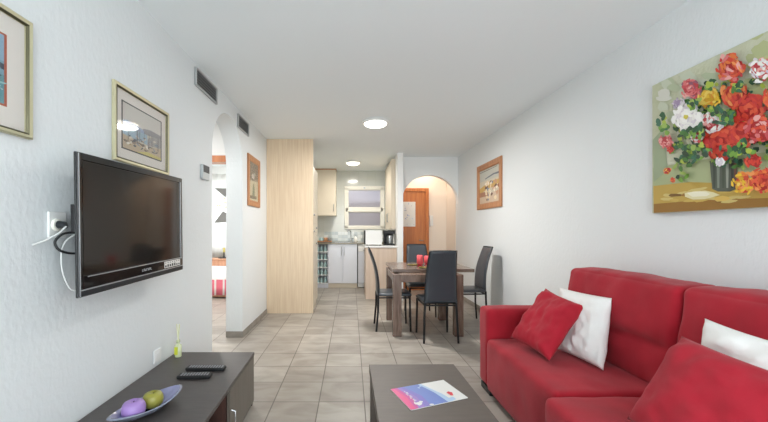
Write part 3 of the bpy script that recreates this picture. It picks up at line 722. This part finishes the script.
g.add(vo[a0:a0+n]+vi[a0:a0+n],[(k,(k+1)%n,n+(k+1)%n,n+k) for k in range(n)],0,True)
g.build('bowl_body',['bowl','bowlin'],t,world=False,fixn=False)
def apple(x,y,m_,label,r_):
    c = BC+Matrix.Rotation(ang,3,'Z')@Vector((x,y,.011))
    t = thing('round_candle',label,'candle',c,0,'round candles in the ceramic bowl')
    pr_=[(.001,.0)]+[(r_*(.52+.48*math.sin(a*PI/14)),r_*.78*(1-math.cos(a*PI/14))) for a in range(1,14)]
    pr_=[(.001,0)]+[( r_*(.45+.55*math.sin(a*PI/14)) if a<12 else r_*(.45+.55*math.sin(a*PI/14))*.8, r_*.8*(1-math.cos(a*PI/14))) for a in range(0,14)]
    pr_+=[(r_*.26,r_*1.50),(r_*.12,r_*1.36),(.001,r_*1.30)]
    g=B(); g.lathe(pr_,(0,0,0),seg=32); g.build('wax','purple' if m_=='purple' else 'green',t,world=False)
    g=B(); g.tube([(0,0,r_*1.31),(.002,0,r_*1.55)],.0015,seg=6); g.build('wick','wick',t,world=False)
apple(-.075,-.003,'purple','round purple candle nearer the viewer in the ceramic bowl',.050)
apple(.030,.004,'green','round olive green candle farther away in the ceramic bowl',.046)

# remotes
def remote(x,y,l,w_,rz,label):
    t = thing('remote_control',label,'remote control',(x,y,CH+.001),rz,'remote controls on the console')
    g=B(); g.box(-l/2,l/2,-w_/2,w_/2,0,.019); g.build('body','black',t,bevel=.006,world=False,seg=3)
    ks=B(); 
    nx=int(l/.017)-1
    for i in range(nx):
        for j in range(3):
            ks.box(-l/2+.02+i*.0165,-l/2+.02+i*.0165+.009,-w_*.32+j*w_*.24,-w_*.32+j*w_*.24+w_*.13,.0192,.021)
    k_=ks.build('keypad','rubber',t,world=False)
remote(-.925,2.10,.19,.058,.05,'black remote control lying nearer the viewer on the console')
remote(-.905,2.215,.24,.052,-.02,'longer black remote control lying behind the other one on the console')
# reed diffuser
RX,RY=-1.19,2.445
t=thing('reed_diffuser','small glass reed diffuser with yellow label at the far end of the console','reed diffuser',(RX,RY,CH+.001))
g=B(); g.lathe([(.021,0),(.022,.004),(.022,.078),(.010,.088),(.010,.098),(.013,.099),(.013,.112)],(RX,RY,CH+.001),seg=20); g.build('bottle','bottle',t)
g=B(); g.box(RX-.015,RX+.008,RY-.0255,RY-.0225,CH+.02,CH+.072); g.build('label_sticker','ylabel',t)
for dx,dy in ((-.012,.004),(.012,-.004),(.003,.006)):
    g=B(); g.tube([(RX,RY,CH+.105),(RX+dx,RY+dy,CH+.222)],.0036,seg=6); g.build('reed','reed',t)

# ------------------------------------------------------------------ coffee table
TC=(.387,1.68,0); th=.40
t=thing('coffee_table','low dark brown rectangular coffee table in front of the sofa','coffee table',(TC[0],TC[1],0),math.radians(.6))
g=B(); g.box(-.267,.267,-.56,.56,th-.045,th); g.build('top','coffee',t,bevel=.002,world=False)
for sx in (-1,1):
    for sy in (-1,1):
        g=B(); x=sx*.232; y=sy*.525; g.box(x-.03,x+.03,y-.03,y+.03,.001,th-.046); g.build('leg','coffee',t,bevel=.002,world=False)
g=B(); g.box(-.23,.23,-.52,.52,.12,.14); g.build('lower_shelf','coffee',t,world=False)
# magazine
c4=[on_z(390.6,389.2,th+.004),on_z(443.3,379.8,th+.004),on_z(467.9,397.5,th+.004),on_z(411,410,th+.004)]
def mz(u,v,h=0): # u along the long edge 0..1 left to right, v 0 far .. 1 near
    return (c4[0]*(1-u)*(1-v)+c4[1]*u*(1-v)+c4[2]*u*v+c4[3]*(1-u)*v)+Vector((0,0,h))
cen=mz(.5,.5)
t=thing('magazine','glossy pink, blue and white brochure lying on the coffee table','magazine',(cen.x,cen.y,th+.001))
g=B(); q=[mz(*a) for a in ((0,0),(1,0),(1,1),(0,1))]
g.prism([(a.x,a.y) for a in q],th+.001,th+.004,'z'); g.build('pages','paper',t)
p=Paint(lambda u,v: mz(u,v),(0,0,1),step=.00004,base=.0001)
p.poly([(0,0),(.58,0),(.66,1),(0,1)],'blue')
p.poly([(.50,0),(.62,0),(.74,1),(.64,1),(.60,.5)],'skyb'); p.poly([(.55,0),(.66,0),(.76,.4),(.74,.75),(.66,.5)],'paper')
p.poly([(0,0),(.22,0),(.36,.55),(.34,1),(0,1)],pc(136,124,196)); p.poly([(0,0),(.16,0),(.27,.55),(.24,1),(0,1)],'violet')
p.poly([(0,0),(.11,0),(.19,.55),(.13,1),(0,1)],pc(204,90,156)); p.poly([(0,0),(.06,0),(.12,.5),(.08,1),(0,1)],'pink')
p.poly([(.78,.62),(.83,.58),(.87,.66),(.83,.80),(.79,.78)],'redink'); p.poly([(.70,.86),(.80,.84),(.80,.97),(.72,.98)],'skyb')
# white script line with swashes
for k in range(11):
    v=.22+k*.055; u=.16+.012*math.sin(k*1.9); p.poly([(u,v),(u+.02+.012*(k%3),v+.008),(u+.022+.012*(k%3),v+.036),(u+.006,v+.034)],'paper')
p.blob(.20,.84,.045,.07,'paper',j=.2); p.blob(.25,.78,.03,.04,'paper'); p.blob(.15,.80,.015,.05,'paper')
p.blob(.45,.18,.02,.03,'skyb'); p.blob(.50,.12,.02,.03,'skyb'); p.blob(.36,.97,.03,.03,'paper')
p.build('cover_print',t)

# ------------------------------------------------------------------ dining table
t=thing('dining_table','square grey-brown wooden dining table with offset top','dining table',(.90,4.55,0))
LX=(.49,1.31); LY=(4.13,4.97); lw=.10
for x in (LX[0],LX[1]-lw):
    for y in (LY[0],LY[1]-lw):
        g=B(); g.box(x,x+lw,y,y+lw,.001,.724); g.build('leg','tableleg',t,bevel=.003)
g=B(); g.box(LX[0]+lw,LX[1]-lw,LY[0]+.008,LY[0]+.03,.635,.722); g.box(LX[0]+lw,LX[1]-lw,LY[1]-.03,LY[1]-.008,.635,.722)
g.box(LX[0]+.008,LX[0]+.03,LY[0]+lw,LY[1]-lw,.635,.722); g.box(LX[1]-.03,LX[1]-.008,LY[0]+lw,LY[1]-lw,.635,.722)
g.box(LX[0]+lw,LX[1]-lw,LY[0]+.03,LY[1]-.03,.70,.722); g.build('apron','tableleg',t,bevel=.002)
g=B(); g.box(.515,1.515,4.35,5.25,.7255,.7655); g.build('tabletop','tabletop',t,bevel=.003)
def candle(px,py,r_,h_,label):
    P_=on_z(px,py,.767)
    t=thing('pillar_candle',label,'candle',P_,0,'pink candles on the dining table')
    g=B(); g.lathe([(r_*.8,0),(r_*1.05,.004),(r_*.55,.018),(r_*.9,.03)],seg=20); g.build('holder','candledark',t,world=False)
    g=B(); g.lathe([(r_*.85,.0305),(r_,.036),(r_,h_-.012),(r_*.8,h_-.002),(r_*.3,h_-.008),(.001,h_-.008)],seg=24); g.build('wax','candle',t,world=False)
    g=B(); g.tube([(0,0,h_-.008),(.001,0,h_+.008)],.0015,seg=6); g.build('wick','wick',t,world=False)
candle(420,266.4,.041,.150,'pink pillar candle standing left on the dining table')
candle(427,264.8,.042,.125,'pink pillar candle standing right on the dining table, behind the chair back')
for (px,py,rz,lb) in ((413,265.2,.1,'olive gold leaf-shaped dish left of the candles'),(424.5,268.0,-.35,'olive gold leaf-shaped dish in front of the candles, by the chair back')):
    P_=on_z(px,py,.7665)
    g=B(); vs=[]; n=24
    for k in range(n):
        a=2*PI*k/n; vs.append((.075*math.cos(a),.05*math.sin(a)*(1-.4*math.cos(a)),.010+.003*math.sin(3*a)))
    g.add([(v[0]*.8,v[1]*.8,.0) for v in vs]+vs,[(k,(k+1)%n,n+(k+1)%n,n+k) for k in range(n)]+[tuple(reversed(range(n)))],0,True)
    g.add([(v[0]*.8,v[1]*.8,.003) for v in vs]+vs,[(k,(k+1)%n,n+(k+1)%n,n+k) for k in range(n)]+[tuple(range(n))],0,True)
    o=g.build('leaf_dish','olive',fixn=False); o.location=P_+Vector((0,0,.0003)); o.rotation_euler=(0,0,rz); tag(o,lb,'dish','leaf dishes on the dining table')

# ------------------------------------------------------------------ chairs (local: faces +y, origin on floor)
def grid_solid(g, f, nu, nv, mi=0):
    """f(u,v,side) -> point ; side 0/1 ; closed slab"""
    for side in (0,1):
        vs=[f(u/nu*2-1,v/nv*2-1,side) for v in range(nv+1) for u in range(nu+1)]
        fs=[(v*(nu+1)+u,v*(nu+1)+u+1,(v+1)*(nu+1)+u+1,(v+1)*(nu+1)+u) for v in range(nv) for u in range(nu)]
        if side: fs=[tuple(reversed(q)) for q in fs]
        g.add(vs,fs,mi,True)
def weld(o,d=.0005):
    bm=bmesh.new(); bm.from_mesh(o.data); bmesh.ops.remove_doubles(bm,verts=bm.verts,dist=d); bmesh.ops.recalc_face_normals(bm,faces=bm.faces)
    bm.to_mesh(o.data); bm.free()
def make_chair():
    t=thing('dining_chair','x','chair',(0,0,0))
    def seatf(u,v,s_):
        e=max(abs(u),abs(v)); th_=.024*(1-e**6)**.5 if e<1 else 0
        x=u*(.205-.012*(1-(v+1)/2)); y=v*.215; r_=1-.035*(abs(u)*abs(v))**4
        return Vector((x*r_,y*r_,.447+(th_ if s_ else -th_)+.006*(1-u*u)*s_))
    g=B(); grid_solid(g,seatf,20,20); o=g.build('seat','leather',t,world=False,fixn=False); weld(o)
    def backc(v): # spine curve: (y,z) for v 0..1
        z=.43+.59*v; y=-.205-.035*v-.075*v**2+.02*math.sin(v*PI)
        return y,z
    def backf(u,v,s_):
        w_=(v+1)/2; y,z=backc(w_); e=max(abs(u),abs(v)); th_=.017*(1-e**8)**.5 if e<1 else 0
        hw=.180-.034*w_**1.3+.004*math.sin(w_*PI); r_=1-.03*(abs(u))**6*max(0,v)**8
        return Vector((u*hw*r_,y+(th_ if s_ else -th_)-.012*(1-u*u)*(w_)+.008,z))
    g=B(); grid_solid(g,backf,18,26); o=g.build('backrest','leather',t,world=False,fixn=False); weld(o)
    # piping along the back edge
    pts=[(-(.180-.034*(k/14)**1.3)-.002,backc(k/14)[0]+.008,backc(k/14)[1]) for k in range(15)]
    pts+= [(x,backc(1)[0]+.006,1.022) for x in (-.07,0,.07)]+[(-q[0],q[1],q[2]) for q in pts[::-1]]
    g=B(); g.tube(pts,.0045,seg=6); g.build('piping','black',t,world=False)
    for sx in (-1,1):
        g=B(); g.tube([(sx*.187,.195,.001),(sx*.180,.185,.42)],[.012,.014],seg=8); g.build('leg','blackmetal',t,world=False)
        g=B(); g.tube([(sx*.190,-.225,.001),(sx*.182,-.203,.25),(sx*.172,-.200,.44)],[.012,.013,.014],seg=8); g.build('leg','blackmetal',t,world=False)
    g=B(); 
    g.tube([(-.17,.185,.412),(.17,.185,.412)],.010,seg=8); g.tube([(-.17,-.195,.412),(.17,-.195,.412)],.010,seg=8)
    for sx in (-1,1): g.tube([(sx*.175,-.195,.412),(sx*.180,.185,.412)],.010,seg=8)
    g.build('seat_frame','blackmetal',t,world=False)
    return t
ch0=make_chair()
for i,(x,y,rz,lb) in enumerate(((.985,4.115,0.02,'black dining chair with its back to the viewer, near side of the table'),
        (.535,4.53,-PI/2,'black leatherette dining chair seen from the side, left of the table'),
        (1.02,5.24,PI,'black leatherette dining chair at the far side of the table before the orange door'),
        (1.545,4.78,PI/2+.04,'black leatherette dining chair right of the table by the right wall'))):
    c=ch0 if i==0 else copy_tree(ch0)
    c.location=(x,y,0); c.rotation_euler=(0,0,rz); c['label']=lb; c['group']='dining chairs around the table'

# ------------------------------------------------------------------ sofa
def soft(c, hd, r, puff=(0,0,0), wr=.004, n=(16,16,16), seed=0, crease=None, shear=0):
    """rounded, slightly wrinkled cushion block"""
    g=B(); hd=Vector(hd); c=Vector(c)
    def P_(q):
        p_=Vector((q[0]*hd.x,q[1]*hd.y,q[2]*hd.z))
        inner=Vector([max(-hd[i]+r,min(hd[i]-r,p_[i])) for i in range(3)])
        d=p_-inner
        if d.length>1e-9: p_=inner+d.normalized()*r
        for i in range(3):
            j,k=(i+1)%3,(i+2)%3
            p_[i]+= (1 if q[i]>0 else -1)*abs(q[i])**3*puff[i]*(1-q[j]**2)*(1-q[k]**2)
        if crease:
            d_=(q[2]-crease[0]-.12*noise.noise(Vector((q[1]*1.5,seed,0)))); p_.x+= crease[1]*math.exp(-(d_/.11)**2)*(1 if q[0]<0 else 0)*(1-q[1]**6)
        w_=noise.noise((p_+Vector((seed*3.1,seed,0)))*7)*wr+noise.noise((p_+Vector((seed,0,seed*2)))*16)*wr*.5
        nn=Vector(q).normalized(); p_+=nn*w_
        p_.x+=shear*(q[2]+1)*hd.z
        return p_+c
    for ax_ in range(3):
        a1,a2=(ax_+1)%3,(ax_+2)%3; nu,nv=n[a1],n[a2]
        for s_ in (-1,1):
            vs=[]
            for i in range(nv+1):
                for j in range(nu+1):
                    q=[0,0,0]; q[ax_]=s_
                    uu=j/nu*2-1; vv=i/nv*2-1
                    q[a1]=math.copysign(1-(1-abs(uu))**1.5,uu); q[a2]=math.copysign(1-(1-abs(vv))**1.5,vv)
                    vs.append(P_(q))
            g.add(vs,[(i*(nu+1)+j,i*(nu+1)+j+1,(i+1)*(nu+1)+j+1,(i+1)*(nu+1)+j) for i in range(nv) for j in range(nu)],0,True)
    return g
def softbuild(g,name,m_,parent,world=True):
    o=g.build(name,m_,parent,world=world,fixn=False); weld(o,.0003); return o
SF=thing('sofa','red fabric two-seater sofa against the right wall','sofa',(1.48,1.7,0))
def sb(name,x0,x1,y0,y1,z0,z1,r=.03,puff=(0,0,0),wr=.003,n=(16,16,16),seed=0,crease=None,shear=0,lab=None):
    o=softbuild(soft(((x0+x1)/2,(y0+y1)/2,(z0+z1)/2),((x1-x0)/2,(y1-y0)/2,(z1-z0)/2),r,puff,wr,n,seed,crease,shear),name,'red',SF)
    if lab: o['label']=lab
    return o
sb('base',1.12,1.94,.72,2.69,.035,.25,.02,wr=.002,n=(14,30,8),seed=1)
sb('armrest',1.03,1.93,2.685,2.862,.05,.645,.035,(.0,.004,.006),.004,(26,10,20),2)
sb('armrest',1.03,1.93,.545,.722,.05,.645,.035,(.0,.004,.006),.004,(26,10,20),3)
sb('back_frame',1.80,1.955,.74,2.66,.25,.80,.03,wr=.003,n=(8,30,16),seed=4)
sb('seat_cushion',1.015,1.66,1.765,2.675,.045,.432,.035,(.004,0,.016),.006,(26,32,12),5)
sb('seat_cushion',.945,1.66,.735,1.757,.045,.432,.035,(.004,0,.016),.006,(28,32,12),6)
sb('back_cushion',1.565,1.80,1.765,2.655,.425,.968,.04,(.035,.0,.016),.010,(14,40,30),7,(-.2,.034),.115)
sb('back_cushion',1.565,1.80,.745,1.755,.425,.968,.04,(.04,.0,.03),.010,(14,40,30),8,(-.2,.034),.115)
for x,y in ((1.065,2.75),(1.065,.65),(1.87,2.75),(1.87,.65)):
    g=B(); g.box(x-.025,x+.025,y-.09,y+.09,.001,.048); g.build('foot','black',SF,bevel=.003)

def pillow(name,label,group,corners,T,m_,seed=0,wr=.006,pinch=.07):
    """corners: TL,TR,BR,BL in world space"""
    C=[Vector(c) for c in corners]; cen=sum(C,Vector())/4
    nrm=(C[1]-C[0]+C[2]-C[3]).cross(C[3]-C[0]+C[2]-C[1]).normalized()
    if nrm.x>0: nrm=-nrm
    g=B(); N_=30
    def f(u,v,s_):
        uu=u*(1-pinch*(1-v*v)*abs(u)**2); vv=v*(1-pinch*(1-u*u)*abs(v)**2)
        a,b2=(uu+1)/2,(vv+1)/2
        p_=C[3]*(1-a)*(1-b2)+C[2]*a*(1-b2)+C[1]*a*b2+C[0]*(1-a)*b2
        th_=T*((1-u**4)*(1-v**4))**.62 if abs(u)<1 and abs(v)<1 else 0
        e=min(1,(1-max(abs(u),abs(v)))*6)
        q=Vector((u*2+seed,v*2,seed*1.7))
        w_=(noise.noise(q)*1.6+noise.noise(q*2.7)*.8)*wr
        # folds running in from the corners
        w_+=wr*.9*math.sin((u-v)*9+seed)*(abs(u*v))**.8
        return p_+nrm*((th_/2+w_*e) if s_ else (-th_/2+w_*e*.5))-cen
    grid_solid(g,f,N_,N_)
    o=g.build(name,m_,world=False,fixn=False); weld(o,.0004)
    o.location=cen; tag(o,label,'cushion',group); return o
pillow('throw_pillow','smaller red cushion standing on its corner by the far armrest','red cushions on the sofa',
    [(1.425,2.60,.82),(1.475,2.235,.77),(1.19,2.13,.462),(1.11,2.47,.498)],.13,'redcush',1.3,.012)
pillow('throw_pillow','white cushion leaning on the sofa back beside the smaller red cushion','white cushions on the sofa',
    [(1.51,2.57,.83),(1.565,2.13,.838),(1.43,2.01,.452),(1.375,2.36,.455)],.12,'whitecush',4.1,.013,.03)
pillow('throw_pillow','large red cushion in front at the near end of the sofa','red cushions on the sofa',
    [(1.36,1.46,.812),(1.37,.98,.79),(1.12,.93,.475),(1.13,1.455,.475)],.15,'redcush',2.2,.010,.05)
pillow('throw_pillow','white cushion half hidden behind the large red cushion','white cushions on the sofa',
    [(1.495,1.50,.875),(1.47,1.05,.865),(1.43,1.05,.49),(1.44,1.50,.49)],.12,'whitecush',5.7,.012)

# ------------------------------------------------------------------ bedroom beyond the arch
t=thing('bed','bed with white and pink bedspread seen through the arch','bed',(-2.6,6.75,0))
g=B(); g.box(-3.6,-2.08,6.47,7.02,.02,.30); g.build('base','pinkwood',t)
o=softbuild(soft((-2.84,6.745,.40),(.77,.29,.12),.06,(0,0,.03),.008,(24,16,8),11),'mattress','bed',t)
g=B(); 
vs=[];fs=[];n=24
for k in range(n+1):
    x=-2.75+.73*k/n; yy=6.445+.012*math.sin(k*1.3)
    for z in (.06,.20,.34,.50): vs.append((x,yy-.03*(.5-z),z))
for k in range(n):
    for j in range(3): fs.append((k*4+j,(k+1)*4+j,(k+1)*4+j+1,k*4+j+1))
for i_,f_ in enumerate(fs): pass
g.v=[Vector(v) for v in vs]; g.f=[list(f_) for f_ in fs]; g.m=[1 if (i//3)>=5 and i%3!=2 and (i//3)%5!=4 else 0 for i in range(len(fs))]; g.sm=[True]*len(fs)
o=g.build('bedspread_side',['bed','bedpink'],t,fixn=False); s_=o.modifiers.new('s','SOLIDIFY'); s_.thickness=.01
t=thing('nightstand','pinkish wooden nightstand under the bedroom window beyond the arch','nightstand',(-2.6,7.25,0))
g=B(); g.box(-2.84,-2.40,7.10,7.40,.001,.64); g.build('body','pinkwood',t)
g=B(); g.box(-2.86,-2.38,7.08,7.42,.641,.665); g.build('top','pinkwood',t,bevel=.004)
for z0,z1 in ((.07,.33),(.35,.61)):
    g=B(); g.box(-2.82,-2.42,7.085,7.099,z0,z1); d=g.build('drawer','pinkwood',t,bevel=.003)
    g=B(); g.tube([(-2.62,7.085,(z0+z1)/2),(-2.62,7.06,(z0+z1)/2)],.012); g.build('knob','steel',d)
t=thing('candlestick','dark metal candlestick on the bedroom nightstand','candlestick',(-2.59,7.24,.666))
g=B()
g.lathe([(.11,0),(.11,.012),(.03,.02),(.016,.05),(.016,.12)],(-2.59,7.24,.666),seg=20); g.build('stem','darkedge',t)
g=B(); g.lathe([(.024,.1205),(.024,.21),(.001,.215)],(-2.59,7.24,.666),seg=16); g.build('candle_wax','olive',t)
bpy.context.view_layer.update()

# ------------------------------------------------------------------ light
W=bpy.data.worlds.new('World'); sc.world=W; W.use_nodes=True
bg=W.node_tree.nodes['Background']; bg.inputs[0].default_value=(.88,.955,.995,1); bg.inputs[1].default_value=3.6
def area(name,loc,rot,sx,sy,e=None,c=(1,1,1),portal=False,spread=None):
    l=bpy.data.lights.new(name,'AREA'); l.shape='RECTANGLE'; l.size=sx; l.size_y=sy
    if portal: l.cycles.is_portal=True
    else: l.energy=e; l.color=c
    o=bpy.data.objects.new(name,l); col.objects.link(o); o.location=loc; o.rotation_euler=rot; return o
area('balcony_daylight_portal',(.35,Y0+.1,1.18),(PI/2,0,0),2.9,2.34,portal=True)
area('bedroom_window_portal',(-2.45,7.7,1.55),(-PI/2,0,0),1.5,1.6,portal=True)
area('kitchen_window_portal',(.31,YB+.15,1.74),(-PI/2,0,0),.86,.9,portal=True)
def disk_light(x,y,z,e,c,r=.12):
    l=bpy.data.lights.new('lamp_or_fill','AREA'); l.shape='DISK'; l.size=r*2; l.energy=e; l.color=c
    o=bpy.data.objects.new('lamp_or_fill',l); col.objects.link(o); o.location=(x,y,z)
disk_light(.305,4.42,HC-.08,30,(1,.97,.94)); disk_light(.04,7.05,HC-.08,13,(1,.96,.88))
disk_light(1.45,7.03,HC-.02,3.2,(1,.86,.72),.25); disk_light(-2.6,5.9,HC-.02,34,(1,.96,.92)); disk_light(-2.2,3.4,HC-.02,14,(1,.97,.94))  # unseen hall lamp; bedroom fill light added for brightness; lobby light without fitting

cam=bpy.data.cameras.new('camera'); co=bpy.data.objects.new('camera',cam); col.objects.link(co); sc.camera=co
co.location=(0,0,HE); co.rotation_euler=(PI/2,0,0)
cam.sensor_width=36; cam.lens=FP/768*36; cam.shift_x=33/768; cam.shift_y=18.5/768; cam.clip_start=.02
sc.view_settings.view_transform='Standard'; sc.view_settings.look='None'; sc.view_settings.gamma=1; sc.view_settings.exposure=.78
sc.view_settings.use_curve_mapping=False
sc.cycles.max_bounces=10; sc.cycles.diffuse_bounces=6; sc.cycles.glossy_bounces=4; sc.cycles.transparent_max_bounces=12
sc.cycles.sample_clamp_indirect=6; sc.cycles.use_denoising=True
sc.cycles.caustics_reflective=False; sc.cycles.caustics_refractive=False
